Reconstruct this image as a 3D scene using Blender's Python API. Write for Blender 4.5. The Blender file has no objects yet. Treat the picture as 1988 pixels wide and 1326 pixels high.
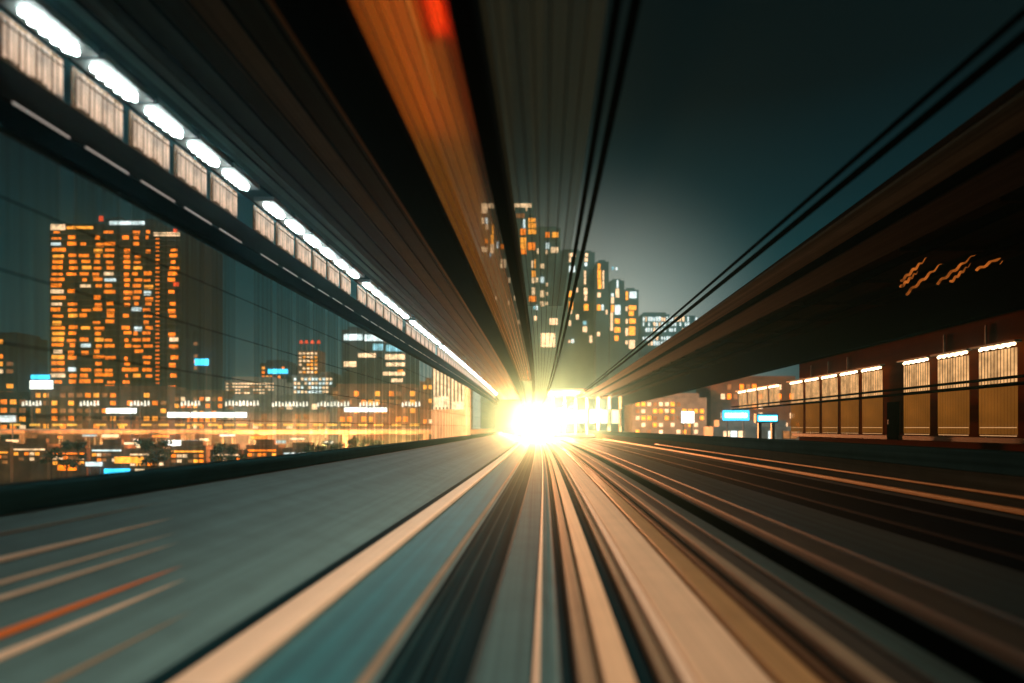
import bpy, math, random
from mathutils import Vector
random.seed(11)
S = bpy.context.scene
COL = S.collection
# ------------------------------------------------------------------ camera
CZ = 16.0                      # camera height above the street (the guideway is elevated)
cd = bpy.data.cameras.new('camera'); cam = bpy.data.objects.new('camera', cd); COL.objects.link(cam)
cam.location = (0, 0, CZ); cam.rotation_euler = (math.radians(90), 0, 0)
cd.lens = 20.0; cd.sensor_width = 36.0; cd.shift_x = -0.0231; cd.shift_y = 0.084
cd.clip_start = 0.05; cd.clip_end = 5000
cd.dof.use_dof = True; cd.dof.focus_distance = 32.0; cd.dof.aperture_fstop = 0.17
S.camera = cam
F = 1104.0
def P(px, py, Y):              # photograph pixel at distance Y -> world point
    return Vector(((px-1040)/F*Y, Y, CZ-(py-830)/F*Y))
# ------------------------------------------------------------------ world / exposure
w = bpy.data.worlds.new('World'); S.world = w; w.use_nodes = True
nt = w.node_tree; nt.nodes.clear()
out = nt.nodes.new('ShaderNodeOutputWorld'); bg = nt.nodes.new('ShaderNodeBackground')
tc = nt.nodes.new('ShaderNodeTexCoord'); sp = nt.nodes.new('ShaderNodeSeparateXYZ')
rp = nt.nodes.new('ShaderNodeValToRGB')
nt.links.new(tc.outputs['Generated'], sp.inputs[0]); nt.links.new(sp.outputs['Z'], rp.inputs[0])
nt.links.new(rp.outputs[0], bg.inputs[0]); nt.links.new(bg.outputs[0], out.inputs[0])
e = rp.color_ramp.elements
e[0].position = 0.0; e[0].color = (.13, .095, .055, 1)
e[1].position = 1.0; e[1].color = (.0005, .002, .0025, 1)
for p_, c_ in ((.045, (.050, .078, .075, 1)), (.12, (.022, .068, .072, 1)), (.22, (.001, .040, .048, 1)), (.34, (.0, .014, .019, 1)), (.48, (.0, .0015, .0025, 1))):
    k = e.new(p_); k.color = c_
bg.inputs[1].default_value = 1.0
# glow of the lit district straight ahead, low over the horizon
gd = Vector((.075, 1, .045)).normalized()
dp = nt.nodes.new('ShaderNodeVectorMath'); dp.operation = 'DOT_PRODUCT'; dp.inputs[1].default_value = gd
g1 = nt.nodes.new('ShaderNodeMapRange'); g1.inputs[1].default_value = math.cos(math.radians(25)); g1.inputs[2].default_value = 1.0
g2 = nt.nodes.new('ShaderNodeMath'); g2.operation = 'POWER'; g2.inputs[1].default_value = 3.2
g3 = nt.nodes.new('ShaderNodeMix'); g3.data_type = 'RGBA'; g3.blend_type = 'ADD'; g3.inputs[7].default_value = (1.0, .95, .80, 1)
nt.links.new(tc.outputs['Generated'], dp.inputs[0]); nt.links.new(dp.outputs['Value'], g1.inputs[0]); nt.links.new(g1.outputs[0], g2.inputs[0])
nt.links.new(g2.outputs[0], g3.inputs[0]); nt.links.new(rp.outputs[0], g3.inputs[6]); nt.links.new(g3.outputs[2], bg.inputs[0])
sd = bpy.data.lights.new('sun', 'SUN'); sd.energy = 3.6; sd.angle = math.radians(20); sd.color = (1.0, .84, .68)  # added soft warm fill, standing in for faint night light
night_fill = bpy.data.objects.new('sun', sd); COL.objects.link(night_fill); night_fill.rotation_euler = (math.radians(24), math.radians(37), 0)
S.view_settings.view_transform = 'Standard'; S.view_settings.look = 'None'
S.view_settings.exposure = 0.0; S.view_settings.gamma = 1.0
cy = S.cycles
cy.use_denoising = True
try: cy.denoiser = 'OPENIMAGEDENOISE'
except Exception: pass
cy.max_bounces = 6; cy.diffuse_bounces = 2; cy.glossy_bounces = 2; cy.transparent_max_bounces = 24
cy.volume_bounces = 0; cy.sample_clamp_indirect = 4; cy.use_light_tree = True
cy.caustics_reflective = False; cy.caustics_refractive = False
# ------------------------------------------------------------------ materials
MATS = {}
def _new(name):
    m = bpy.data.materials.new(name); m.use_nodes = True; n = m.node_tree
    b = n.nodes['Principled BSDF']; return m, n, b
def streak(name, rgb, lo=.55, hi=1.25, rough=.6, sx=9.0, sy=.03, spec=.25, metal=0, grime=.35):
    """worn, drawn-out streaks running along the track"""
    if name in MATS: return MATS[name]
    m, n, b = _new(name)
    tc = n.nodes.new('ShaderNodeTexCoord'); mp = n.nodes.new('ShaderNodeMapping')
    mp.inputs['Scale'].default_value = (sx, sy, sx)
    nz = n.nodes.new('ShaderNodeTexNoise'); nz.inputs['Scale'].default_value = 1; nz.inputs['Detail'].default_value = 5; nz.inputs['Roughness'].default_value = .65
    nz2 = n.nodes.new('ShaderNodeTexNoise'); nz2.inputs['Scale'].default_value = 1.3; nz2.inputs['Detail'].default_value = 3
    r = n.nodes.new('ShaderNodeValToRGB'); r.color_ramp.elements[0].position = .3; r.color_ramp.elements[1].position = .7
    r.color_ramp.elements[0].color = tuple(c*lo for c in rgb)+(1,); r.color_ramp.elements[1].color = tuple(min(.95, c*hi) for c in rgb)+(1,)
    mx = n.nodes.new('ShaderNodeMix'); mx.data_type = 'RGBA'; mx.blend_type = 'MULTIPLY'; mx.inputs[0].default_value = grime
    r2 = n.nodes.new('ShaderNodeValToRGB'); r2.color_ramp.elements[0].color = (.6, .6, .6, 1); r2.color_ramp.elements[0].position = .35; r2.color_ramp.elements[1].position = .6
    n.links.new(tc.outputs['Object'], mp.inputs[0]); n.links.new(mp.outputs[0], nz.inputs[0]); n.links.new(nz.outputs[0], r.inputs[0])
    n.links.new(tc.outputs['Object'], nz2.inputs[0]); n.links.new(nz2.outputs[0], r2.inputs[0])
    n.links.new(r.outputs[0], mx.inputs[6]); n.links.new(r2.outputs[0], mx.inputs[7]); n.links.new(mx.outputs[2], b.inputs['Base Color'])
    b.inputs['Roughness'].default_value = rough; b.inputs['Specular IOR Level'].default_value = spec; b.inputs['Metallic'].default_value = metal
    MATS[name] = m; return m
def plain(name, rgb, rough=.7, spec=.3, metal=0, scale=2.0, var=.35):
    if name in MATS: return MATS[name]
    m, n, b = _new(name)
    tc = n.nodes.new('ShaderNodeTexCoord'); nz = n.nodes.new('ShaderNodeTexNoise'); nz.inputs['Scale'].default_value = scale; nz.inputs['Detail'].default_value = 6
    r = n.nodes.new('ShaderNodeValToRGB'); r.color_ramp.elements[0].position = .3; r.color_ramp.elements[1].position = .7
    r.color_ramp.elements[0].color = tuple(c*(1-var) for c in rgb)+(1,); r.color_ramp.elements[1].color = tuple(min(.95, c*(1+var)) for c in rgb)+(1,)
    n.links.new(tc.outputs['Object'], nz.inputs[0]); n.links.new(nz.outputs[0], r.inputs[0]); n.links.new(r.outputs[0], b.inputs['Base Color'])
    b.inputs['Roughness'].default_value = rough; b.inputs['Specular IOR Level'].default_value = spec; b.inputs['Metallic'].default_value = metal
    MATS[name] = m; return m
def glow(name, rgb, s, sampled=False, var=0.0, scale=.6):
    if name in MATS: return MATS[name]
    m, n, b = _new(name)
    b.inputs['Base Color'].default_value = (.05, .05, .05, 1); b.inputs['Roughness'].default_value = .5
    b.inputs['Specular IOR Level'].default_value = 0; b.inputs['Emission Color'].default_value = tuple(rgb)+(1,); b.inputs['Emission Strength'].default_value = s
    if var:
        tc = n.nodes.new('ShaderNodeTexCoord'); nz = n.nodes.new('ShaderNodeTexNoise'); nz.inputs['Scale'].default_value = scale; nz.inputs['Detail'].default_value = 3
        mr = n.nodes.new('ShaderNodeMapRange'); mr.inputs[1].default_value = .3; mr.inputs[2].default_value = .7
        mr.inputs[3].default_value = s*(1-var); mr.inputs[4].default_value = s*(1+var)
        n.links.new(tc.outputs['Object'], nz.inputs[0]); n.links.new(nz.outputs[0], mr.inputs[0]); n.links.new(mr.outputs[0], b.inputs['Emission Strength'])
    m.cycles.emission_sampling = 'AUTO' if sampled else 'NONE'
    MATS[name] = m; return m
def sheet(name, rgb, clear, rough=.5, ribs=None):
    """translucent sheet: part clear, part scattering"""
    if name in MATS: return MATS[name]
    m, n, b = _new(name); n.nodes.remove(b); o = n.nodes['Material Output']
    t = n.nodes.new('ShaderNodeBsdfTransparent'); t.inputs[0].default_value = (.93, .97, .97, 1)
    d = n.nodes.new('ShaderNodeBsdfDiffuse'); tr = n.nodes.new('ShaderNodeBsdfTranslucent')
    d.inputs[0].default_value = tr.inputs[0].default_value = tuple(rgb)+(1,)
    a = n.nodes.new('ShaderNodeMixShader'); a.inputs[0].default_value = .5
    mx = n.nodes.new('ShaderNodeMixShader')
    tc = n.nodes.new('ShaderNodeTexCoord'); mp = n.nodes.new('ShaderNodeMapping'); nz = n.nodes.new('ShaderNodeTexNoise')
    mp.inputs['Scale'].default_value = ribs or (6, .05, 6); nz.inputs['Scale'].default_value = 1.0; nz.inputs['Detail'].default_value = 4
    mr = n.nodes.new('ShaderNodeMapRange'); mr.inputs[1].default_value = .3; mr.inputs[2].default_value = .7
    mr.inputs[3].default_value = min(.98, 1-clear+.12); mr.inputs[4].default_value = max(.02, 1-clear-.12)
    n.links.new(tc.outputs['Object'], mp.inputs[0]); n.links.new(mp.outputs[0], nz.inputs[0]); n.links.new(nz.outputs[0], mr.inputs[0]); n.links.new(mr.outputs[0], mx.inputs[0])
    n.links.new(d.outputs[0], a.inputs[1]); n.links.new(tr.outputs[0], a.inputs[2])
    n.links.new(t.outputs[0], mx.inputs[1]); n.links.new(a.outputs[0], mx.inputs[2]); n.links.new(mx.outputs[0], o.inputs[0])
    MATS[name] = m; return m
# ------------------------------------------------------------------ mesh helpers
class MB:
    def __init__(s): s.v = []; s.f = []
    def box(s, x0, x1, y0, y1, z0, z1):
        b = len(s.v)
        s.v += [(x0,y0,z0),(x1,y0,z0),(x1,y1,z0),(x0,y1,z0),(x0,y0,z1),(x1,y0,z1),(x1,y1,z1),(x0,y1,z1)]
        s.f += [tuple(b+i for i in q) for q in ((0,3,2,1),(4,5,6,7),(0,1,5,4),(1,2,6,5),(2,3,7,6),(3,0,4,7))]; return s
    def quad(s, a, b_, c, d):
        b = len(s.v); s.v += [tuple(a), tuple(b_), tuple(c), tuple(d)]; s.f.append((b, b+1, b+2, b+3)); return s
    def cyl(s, x, y, z0, z1, r0, r1=None, n=10):
        r1 = r0 if r1 is None else r1; b = len(s.v)
        for k in range(n):
            a = 2*math.pi*k/n; s.v.append((x+r0*math.cos(a), y+r0*math.sin(a), z0))
        for k in range(n):
            a = 2*math.pi*k/n; s.v.append((x+r1*math.cos(a), y+r1*math.sin(a), z1))
        for k in range(n): s.f.append((b+k, b+(k+1)%n, b+n+(k+1)%n, b+n+k))
        s.f.append(tuple(b+n-1-k for k in range(n))); s.f.append(tuple(b+n+k for k in range(n))); return s
    def tube(s, pts, r, n=8, taper=0, flat=1.0):
        pts = [Vector(p) for p in pts]; b = len(s.v)
        for i, p in enumerate(pts):
            d = (pts[min(i+1, len(pts)-1)]-pts[max(i-1, 0)]).normalized()
            u = d.cross(Vector((0, 0, 1)))
            if u.length < 1e-3: u = Vector((1, 0, 0))
            u.normalize(); v = u.cross(d)
            for k in range(n):
                a = 2*math.pi*k/n; f_ = 1-i/(len(pts)-1); rr = r*(min(1, f_/taper)**.8 if taper else 1)+(1e-4 if taper else 0)
                s.v.append(tuple(p+u*rr*math.cos(a)+v*rr*flat*math.sin(a)))
        for i in range(len(pts)-1):
            for k in range(n): s.f.append((b+i*n+k, b+i*n+(k+1)%n, b+(i+1)*n+(k+1)%n, b+(i+1)*n+k))
        s.f.append(tuple(b+k for k in range(n))); s.f.append(tuple(b+(len(pts)-1)*n+n-1-k for k in range(n))); return s
    def build(s, name, mat, parent=None, smooth=False):
        me = bpy.data.meshes.new(name); me.from_pydata([tuple(v) for v in s.v], [], s.f); me.materials.append(mat); me.update()
        if smooth: me.polygons.foreach_set('use_smooth', [True]*len(me.polygons))
        o = bpy.data.objects.new(name, me); COL.objects.link(o)
        if parent: o.parent = parent
        return o
def tag(o, label=None, cat=None, group=None, kind=None):
    if label: o['label'] = label
    if cat: o['category'] = cat
    if group: o['group'] = group
    if kind: o['kind'] = kind
    return o
def thing(name, label, cat, loc=(0,0,0), group=None):
    o = bpy.data.objects.new(name, None); COL.objects.link(o); o.location = loc; o.empty_display_size = .3
    return tag(o, label, cat, group)
def copy_tree(o, parent=None):
    c = o.copy(); COL.objects.link(c); c.parent = parent
    for ch in list(o.children): copy_tree(ch, c)
    return c
def cx(Y):                      # the guideway's gentle bend in plan
    return .02*Y*(1-Y/150.0) if Y > 0 else .02*Y
def ysteps(y0, y1):
    n = max(2, int((y1-y0)/3)+1); return [y0+(y1-y0)*i/(n-1) for i in range(n)]
def sweep(prof, y0, y1, mb=None, r=0.0):
    """closed cross-section (x,z relative to camera) swept along the guideway; r rounds the corners"""
    mb = mb or MB()
    if r:
        q = []
        m = len(prof)
        for i, (x, z) in enumerate(prof):
            a = Vector(prof[i-1])-Vector((x, z)); c = Vector(prof[(i+1) % m])-Vector((x, z))
            ra = min(r, a.length*.45); rc = min(r, c.length*.45); p0 = Vector((x, z))
            A = p0+a.normalized()*ra; B = p0+c.normalized()*rc
            for t in (0, .25, .5, .75, 1): q.append(tuple((1-t)**2*A+2*t*(1-t)*p0+t*t*B))
        prof = q
    ys = ysteps(y0, y1); n = len(prof); b = len(mb.v)
    for Y in ys:
        for x, z in prof: mb.v.append((x+cx(Y), Y, CZ+z))
    for i in range(len(ys)-1):
        for k in range(n): mb.f.append((b+i*n+k, b+i*n+(k+1) % n, b+(i+1)*n+(k+1) % n, b+(i+1)*n+k))
    mb.f.append(tuple(b+k for k in range(n))[::-1]); mb.f.append(tuple(b+(len(ys)-1)*n+k for k in range(n)))
    return mb
def rect(x0, x1, z0, z1): return [(x0, z0), (x1, z0), (x1, z1), (x0, z1)]
ORD = 'first second third fourth fifth sixth seventh eighth ninth tenth eleventh twelfth thirteenth fourteenth fifteenth sixteenth seventeenth eighteenth nineteenth twentieth'.split()
YN, YF = -4.0, 168.0
H = -2.6                        # guideway deck below the camera
# ------------------------------------------------------------------ palette
PEACH = streak('peach_paint', (.88, .60, .40), .9, 1.1, .6, grime=.12)
TANM = streak('tan_concrete', (.30, .21, .125), .6, 1.3, .6)
ORNM = streak('ochre_steel', (.46, .25, .10), .6, 1.3, .45)
DECK = streak('deck_grey', (.095, .175, .17), .7, 1.2, .7, sx=2.2, sy=.02)
TEAL = streak('teal_epoxy', (.010, .11, .125), .6, 1.4, .5, sx=5)
DKTL = streak('dark_teal_steel', (.003, .016, .019), .3, 2.0, .9, sx=14, spec=.02)
GREY = streak('zinc_plate', (.055, .115, .115), .6, 1.3, .8, sx=12, spec=.1)
BLCK = streak('black_steel', (.002, .0025, .0025), .5, 1.6, .95, sx=14, spec=0)
BRWN = streak('brown_steel', (.10, .05, .022), .5, 1.5, .6, sx=8)
DARKW = plain('dark_facade', (.012, .010, .008), .8, .2, scale=.3)
BROWNW = plain('brown_facade', (.16, .09, .045), .8, .2, scale=.3)
GREYW = plain('grey_facade', (.22, .22, .20), .8, .2, scale=.3)
POLE = plain('pole_paint', (.10, .11, .11), .5, .5, .3)
W_OR = glow('window_orange', (1, .20, .006), 2.6, var=.5)
W_AM = glow('window_amber', (1, .32, .025), 2.8, var=.4)
W_PE = glow('window_peach', (1, .60, .32), 2.2, var=.5)
W_WH = glow('window_white', (.88, 1, .98), 1.8, var=.4)
W_CY = glow('window_cyan', (.35, .85, 1), 1.0, var=.4)
W_RD = glow('lamp_red', (1, .07, .01), 1.6)
W_DIM = glow('window_dim', (1, .34, .08), .5, var=.6)
# ------------------------------------------------------------------ the setting
g = MB(); g.quad((-2500, -300, 0), (2500, -300, 0), (2500, 4500, 0), (-2500, 4500, 0))
tag(g.build('ground', plain('street_asphalt', (.045, .04, .035), .6, .5, scale=.08)), kind='structure')
rd = MB(); rd.quad((-400, 168, .02), (400, 168, .02), (400, 186, .02), (-400, 186, .02))
tag(rd.build('street', plain('street_wet', (.06, .055, .05), .25, .6, scale=.3)), kind='structure')
mk = MB()
for i in range(130): mk.box(-400+i*6, -397+i*6, 176.9, 177.1, .024, .03)
tag(mk.build('road_marking', plain('marking_white', (.7, .7, .66))), kind='structure')
dk = sweep([(-9.4, H-1.4), (14.4, H-1.4), (14.4, H), (-9.4, H)], YN, YF)
tag(dk.build('guideway_deck', DECK), kind='structure')
# piers that carry the guideway
pier = thing('guideway_pier', 'round concrete pier carrying the guideway above the street', 'pier', (2.5, 2, 0), 'piers under the guideway')
MB().cyl(0, 0, 0, 9.4, 1.3, n=24).build('shaft', GREYW, pier); MB().box(-8, 8, -1.1, 1.1, 9.4, 12.0).build('cross_head', GREYW, pier)
for Y in (38, 74, 110, 146):
    c = copy_tree(pier); c.location = (2.5+cx(Y), Y, 0)

# ------------------------------------------------------------------ track strips, left to right (x as a ratio of the 2.6 m drop)
h = -H
def strip(name, label, cat, r0, r1, mat, up=.12, y0=YN, y1=YF, rr=.03, group=None, base=H):
    o = sweep(rect(r0*h, r1*h, base+.004, base+up), y0, y1, r=rr).build(name, mat, smooth=True)
    return tag(o, label, cat, group)
def flat(name, label, cat, r0, r1, mat, lift=.012):
    o = sweep(rect(r0*h, r1*h, H+.004, H+lift), YN, YF).build(name, mat); return tag(o, label, cat)
flat('deck_plate', 'broad teal painted floor strip just right of the peach guide beam', 'floor plate', -1.19, -.76, TEAL)
flat('drain_channel', 'dark grooved channel between thin tan rail and grey centre plate', 'channel', -.66, -.31, DKTL)
flat('channel_cover', 'narrow dark teal cover between grey plate and first tan strip', 'cover', .06, .11, DKTL, .02)
flat('trough_cover', 'dark teal strip between the two peach running beams', 'cover', .345, .43, DKTL, .02)
strip('guide_beam', 'bright peach guide beam left of the centre, widest line there', 'guide beam', -1.40, -1.205, PEACH, .16, rr=.05)
strip('guide_beam_flange', 'dark lip running along the outer side of peach guide beam', 'flange', -1.52, -1.425, DKTL, .10)
strip('signal_rail', 'thin tan rail between teal floor strip and dark channel', 'rail', -.735, -.69, streak('tan_dull', (.24, .18, .12), .6, 1.3, .7, sx=9), .05, rr=.02)
for i, (a, b_) in enumerate(((-.62, -.60), (-.53, -.505), (-.43, -.41))):
    strip('cable_pipe', ['leftmost of three thin dark pipes in the grooved channel', 'middle of three thin dark pipes in the grooved channel', 'rightmost of three thin dark pipes in the grooved channel'][i], 'pipe', a, b_, streak('pipe_dark', (.008, .035, .038), .4, 1.6, .8, spec=.05), .05, rr=.02, group='pipes in the dark channel')
strip('centre_plate', 'grey centre plate running straight ahead under the bright glare', 'plate', -.285, .015, GREY, .10)
strip('contact_rail', 'thin shining tan conductor rail on the grey centre plate', 'rail', -.052, -.030, PEACH, .05, rr=.015, base=H+.10)
strip('kerb_rail', 'dull tan strip just left of the narrow peach running beam', 'rail', .120, .195, TANM, .12)
strip('running_beam', 'narrow peach running beam right of the grey centre plate', 'running beam', .215, .335, streak('peach_worn', (.78, .50, .29), .85, 1.15, grime=.15), .15)
strip('kerb_rail', 'dull tan strip hugging the wide peach running beam', 'rail', .435, .485, TANM, .12)
strip('beam_edge', 'pale bright edging along the left of wide peach beam', 'edging', .497, .55, PEACH, .20, rr=.04)
strip('running_beam', 'widest peach running beam at lower right of centre', 'running beam', .56, .835, streak('peach_worn_wide', (.78, .51, .31), .85, 1.15, grime=.15), .16)
strip('rust_rail', 'orange brown strip right of the widest peach beam', 'rail', .875, 1.03, ORNM, .14)
strip('rust_rail', 'thin brown strip beside the broader orange brown strip', 'rail', 1.06, 1.11, BRWN, .14)
flat('trough_cover', 'black trough between brown strip and pale beige rail', 'cover', 1.115, 1.18, BLCK, .02)
strip('beige_rail', 'pale beige rail beyond the brown strips on the right', 'rail', 1.19, 1.275, TANM, .18, rr=.05)
strip('cable_tray', 'dark brown cable tray right of the pale beige rail', 'cable tray', 1.30, 1.44, streak('tray_dark', (.05, .045, .035), .5, 1.5, sx=12), .08)
strip('cable_tray', 'grey teal cable tray between dark tray and black gutter', 'cable tray', 1.46, 1.62, streak('tray_grey', (.05, .10, .09), .6, 1.3, sx=12), .12)
flat('gutter', 'broad black gutter line sweeping to the lower right corner', 'gutter', 1.66, 1.9, BLCK, .02)
strip('kerb_beam', 'tan kerb beam beyond the black gutter on the right', 'kerb', 1.93, 2.2, streak('kerb_tan', (.17, .135, .09), .6, 1.3, sx=10), .22, rr=.06)
strip('service_walkway', 'grey green service walkway slab right of the tan kerb', 'walkway', 2.28, 3.05, streak('walkway_grey', (.05, .12, .115), .6, 1.3, sx=5), .20, rr=.05)
flat('opposite_track', 'very dark track bed beyond the grey green walkway', 'track bed', 3.1, 5.1, DKTL, .02)
for i, a in enumerate((3.55, 4.35)):
    strip('opposite_rail', ['dim dark rail nearer the walkway on far track bed', 'dim dark rail nearer the right parapet on far track bed'][i], 'rail', a, a+.05, streak('rail_dim', (.02, .03, .03), .5, 1.5, .8, spec=.05), .10)
# right parapet with its two orange pipes
rw = thing('parapet_wall', 'low dark parapet wall along right edge of guideway', 'wall')
sweep(rect(14.0, 14.4, H+.004, -1.45), YN, YF).build('wall_panel', streak('parapet_brown', (.060, .058, .040), .6, 1.3, .95, sx=4, spec=0), rw)
sweep(rect(13.9, 14.5, -1.449, -.72), YN, YF, r=.08).build('coping', streak('coping_teal', (.02, .05, .05), .6, 1.4, .95, sx=5, spec=0), rw, smooth=True)
sweep(rect(13.80, 14.0, H+.06, H+.30), 6, 120, r=.05)
o = sweep(rect(13.74, 13.92, H+.06, H+.24), YN, 120, r=.06).build('pipe', streak('orange_pipe', (.85, .38, .12), .8, 1.2), smooth=True)
tag(o, 'bright orange pipe along foot of the right parapet wall', 'pipe')
o = sweep(rect(13.86, 13.96, -2.09, -2.0), YN, 70, r=.04).build('pipe', MATS['orange_pipe'], smooth=True)
tag(o, 'thin orange pipe halfway up the right parapet wall', 'pipe')
# left parapet + pipes that stop short
lw = thing('parapet_wall', 'broad grey parapet wall along left edge of guideway', 'wall')
sweep([(-9.4, H+.004), (-4.2, H+.004), (-9.0, -1.45), (-9.4, -1.45)], YN, YF).build('sloped_slab', DECK, lw)
sweep(rect(-9.5, -8.9, -1.449, -.98), YN, YF, r=.08).build('coping', streak('coping_blue', (.022, .075, .08), .6, 1.4, .95, sx=5, spec=0), lw, smooth=True)
PIPES = [(x_, -1.45-(x_+9)*.24+.02, r_, '', lab_, m_) for x_, r_, lab_, m_ in (
    (-8.25, .05, 'highest thin tan pipe of the bundle at lower left', TANM),
    (-7.45, .10, 'upper peach pipe of the bundle at lower left', PEACH),
    (-6.85, .06, 'thin peach pipe in the middle of the lower left bundle', PEACH),
    (-6.50, .07, 'peach pipe just above the orange one at lower left', PEACH),
    (-5.80, .09, 'vivid orange pipe crossing the lower left corner', streak('vivid_orange', (.95, .20, .02), .9, 1.05, grime=.1)),
    (-5.45, .09, 'peach pipe just below the vivid orange pipe', PEACH),
    (-4.75, .06, 'dull tan pipe nearest the bottom edge at lower left', TANM))]
for x, z, r_, _, lab, m_ in PIPES:
    ye = -x*F/790.0
    mb = MB().tube([(x+cx(y), y, CZ+z-.015*k) for k, y in enumerate([2.5+(ye+1.0-2.5)*k/14 for k in range(15)])][:15] and [(x+cx(2.5+(ye-1.5)*k/14), 2.5+(ye-1.5)*k/14, CZ+z) for k in range(15)], r_*1.15, 12, .75, .45)
    tag(mb.build('conduit', m_, smooth=True), lab, 'pipe', 'pipes on the left deck')
strip('deck_stripe', 'broad blue grey painted band on the left deck', 'marking', -2.05, -1.75, streak('band_blue', (.10, .20, .21), .7, 1.2, sx=4), .012, rr=.003)

# ------------------------------------------------------------------ left platform screen
LX = -9.0
scr = thing('platform_screen', 'long glazed screen under white lights on the left parapet', 'glass screen')
sweep(rect(LX-.30, LX+.02, 5.42, 6.1), YN, 130, r=.05).build('upper_beam', streak('beam_brown', (.008, .0045, .002), .5, 1.5, .95, sx=7, spec=0), scr, smooth=True)
sweep(rect(LX-.22, LX+.14, 4.95, 5.36), YN, 130, r=.05).build('lower_beam', BLCK, scr, smooth=True)
FROST = sheet('frosted_glass', (.26, .40, .40), .90, ribs=(.1, 7, .15))
ky = 9.25; bays = []
while ky < 118:
    bays.append(ky); ky += 1.5
    if len(bays) in (5, 11, 17, 24): ky += .75
for i, Y in enumerate(bays[:72]):
    yy = Y+.15
    MB().box(LX-.05+cx(Y), LX-.035+cx(Y), yy, yy+1.2, CZ-.97, CZ+4.94).build('glass_panel', FROST, scr)
for z in (.2, 1.4, 2.6, 3.8):
    MB().tube([(LX+.02+cx(y), y, CZ+z) for y in ysteps(YN, 118)], .012, 6).build('wire', BLCK, scr)
LAMPW = glow('lamp_white', (.86, 1.0, .96), 32.0, True)
LOUV = glow('louvre_glow', (1, .66, .44), .62, var=.55, scale=1.8)
lamp = thing('ceiling_light', 'nearest', 'ceiling light', (LX+cx(bays[0]), bays[0], CZ), 'white ceiling lights along the left screen')
hs = MB().box(.0, .62, .04, 1.46, 6.98, 7.12).build('housing', POLE, lamp)
df = MB(); nn = 25
for k in range(nn):
    t_ = k/(nn-1); yy = .18+t_*1.12; e_ = min(1, 6*t_, 6*(1-t_))**.5; a_ = .31-.11*e_-.045*math.sin(k*1.25); b_ = .31+.11*e_+.045*math.sin(k*1.25+.6)
    df.v += [(a_, yy, 6.90), (b_, yy, 6.90), (b_, yy, 6.979), (a_, yy, 6.979)]
for k in range(nn-1):
    for q in range(4): df.f.append((4*k+q, 4*k+(q+1) % 4, 4*k+4+(q+1) % 4, 4*k+4+q))
df.f += [(3, 2, 1, 0), (4*nn-4, 4*nn-3, 4*nn-2, 4*nn-1)]
df.build('diffuser', LAMPW, hs)
lv = MB()
for k in range(11):            # pleated, back-lit louvre
    y0 = .16+k*.11
    w0 = .05+.02*math.sin(k*2.1); lv.box(.0, .012, y0+.01, y0+.01+w0+.015, 6.16+.03*math.sin(k*1.3), 6.82+.03*math.sin(k*1.9))
lvo = lv.build('louvre', LOUV, lamp)
MB().box(-.06, -.03, .10, 1.42, 6.12, 6.90).build('backing', BRWN, lamp)
lb = MB().box(.025, .05, .14, 1.38, 6.70, 6.715).build('louvre_bar', BLCK, lvo)
st = MB()
st.box(.15, .158, .18, 1.34, 5.372, 5.41)
lst = st.build('light_strip', glow('strip_dim', (1, .85, .72), .35), lamp)
for i, Y in enumerate(bays):
    c = lamp if i == 0 else copy_tree(lamp)
    c.location = (LX+cx(Y), Y, CZ)
    if i < 20: c['label'] = ('nearest' if i == 0 else ORD[i]) + (' and cut off' if i == 0 else ' nearest') + ' white ceiling light in the long upper left row'
    else: c['label'] = 'small far white ceiling light at the glare end of the left row'
# soffit over the left lamps
so = thing('soffit', 'large dark ribbed soffit between the left lights and black girder', 'soffit')
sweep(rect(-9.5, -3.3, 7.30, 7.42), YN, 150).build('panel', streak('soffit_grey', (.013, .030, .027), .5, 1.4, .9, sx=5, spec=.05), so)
for x0_, x1_, nm_, c_ in ((-4.75, -3.75, 'warm', (.15, .08, .035)), (-6.2, -5.55, 'olive', (.06, .055, .035)), (-8.3, -7.7, 'green', (.05, .085, .075))):  # paler bands putting rays of light into the soffit colour
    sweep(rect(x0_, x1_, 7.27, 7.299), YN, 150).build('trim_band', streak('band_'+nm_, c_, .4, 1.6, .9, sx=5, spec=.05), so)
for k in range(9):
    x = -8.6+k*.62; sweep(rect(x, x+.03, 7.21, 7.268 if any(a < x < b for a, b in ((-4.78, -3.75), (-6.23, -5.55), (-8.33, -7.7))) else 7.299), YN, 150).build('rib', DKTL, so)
# ------------------------------------------------------------------ overhead girders, canopy sheets and cables
def girder(name, label, prof, mat=BLCK, y0=YN, y1=150, r=.04, cat='girder'):
    return tag(sweep(prof, y0, y1, r=r).build(name, mat, smooth=True), label, cat)
girder('girder', 'wide black girder overhead between dark soffit and orange canopy', rect(-3.55, -2.68, 5.5, 7.0))
girder('girder', 'slim black girder overhead reaching from top centre to the glare', rect(-1.17, -.88, 5.0, 6.3))
girder('girder', 'left dark beam of the slim pair right of overhead cables', rect(.82, .89, 5.0, 5.3), BLCK)
girder('girder', 'right dark beam of the slim pair right of overhead cables', rect(1.04, 1.12, 5.0, 5.3), BLCK)
girder('girder', 'upper dark beam of the thin pair crossing the teal sky', rect(6.0, 6.07, 5.2, 5.3), BLCK)
girder('girder', 'lower dark beam of the thin pair crossing the teal sky', rect(6.27, 6.36, 5.1, 5.25), BLCK)
can = thing('canopy', 'orange lit translucent canopy panel between two black girders overhead', 'canopy')
sweep(rect(-2.67, -1.18, 5.75, 5.78), YN, 70).build('sheet', sheet('canopy_orange', (.50, .20, .035), .55), can)
for k in range(7):
    x = -2.5+k*.2; sweep(rect(x, x+.012, 5.72, 5.749), YN, 70).build('rib', BRWN, can)
can2 = thing('canopy', 'dim grey ribbed translucent canopy right of the slim black girder', 'canopy')
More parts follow.
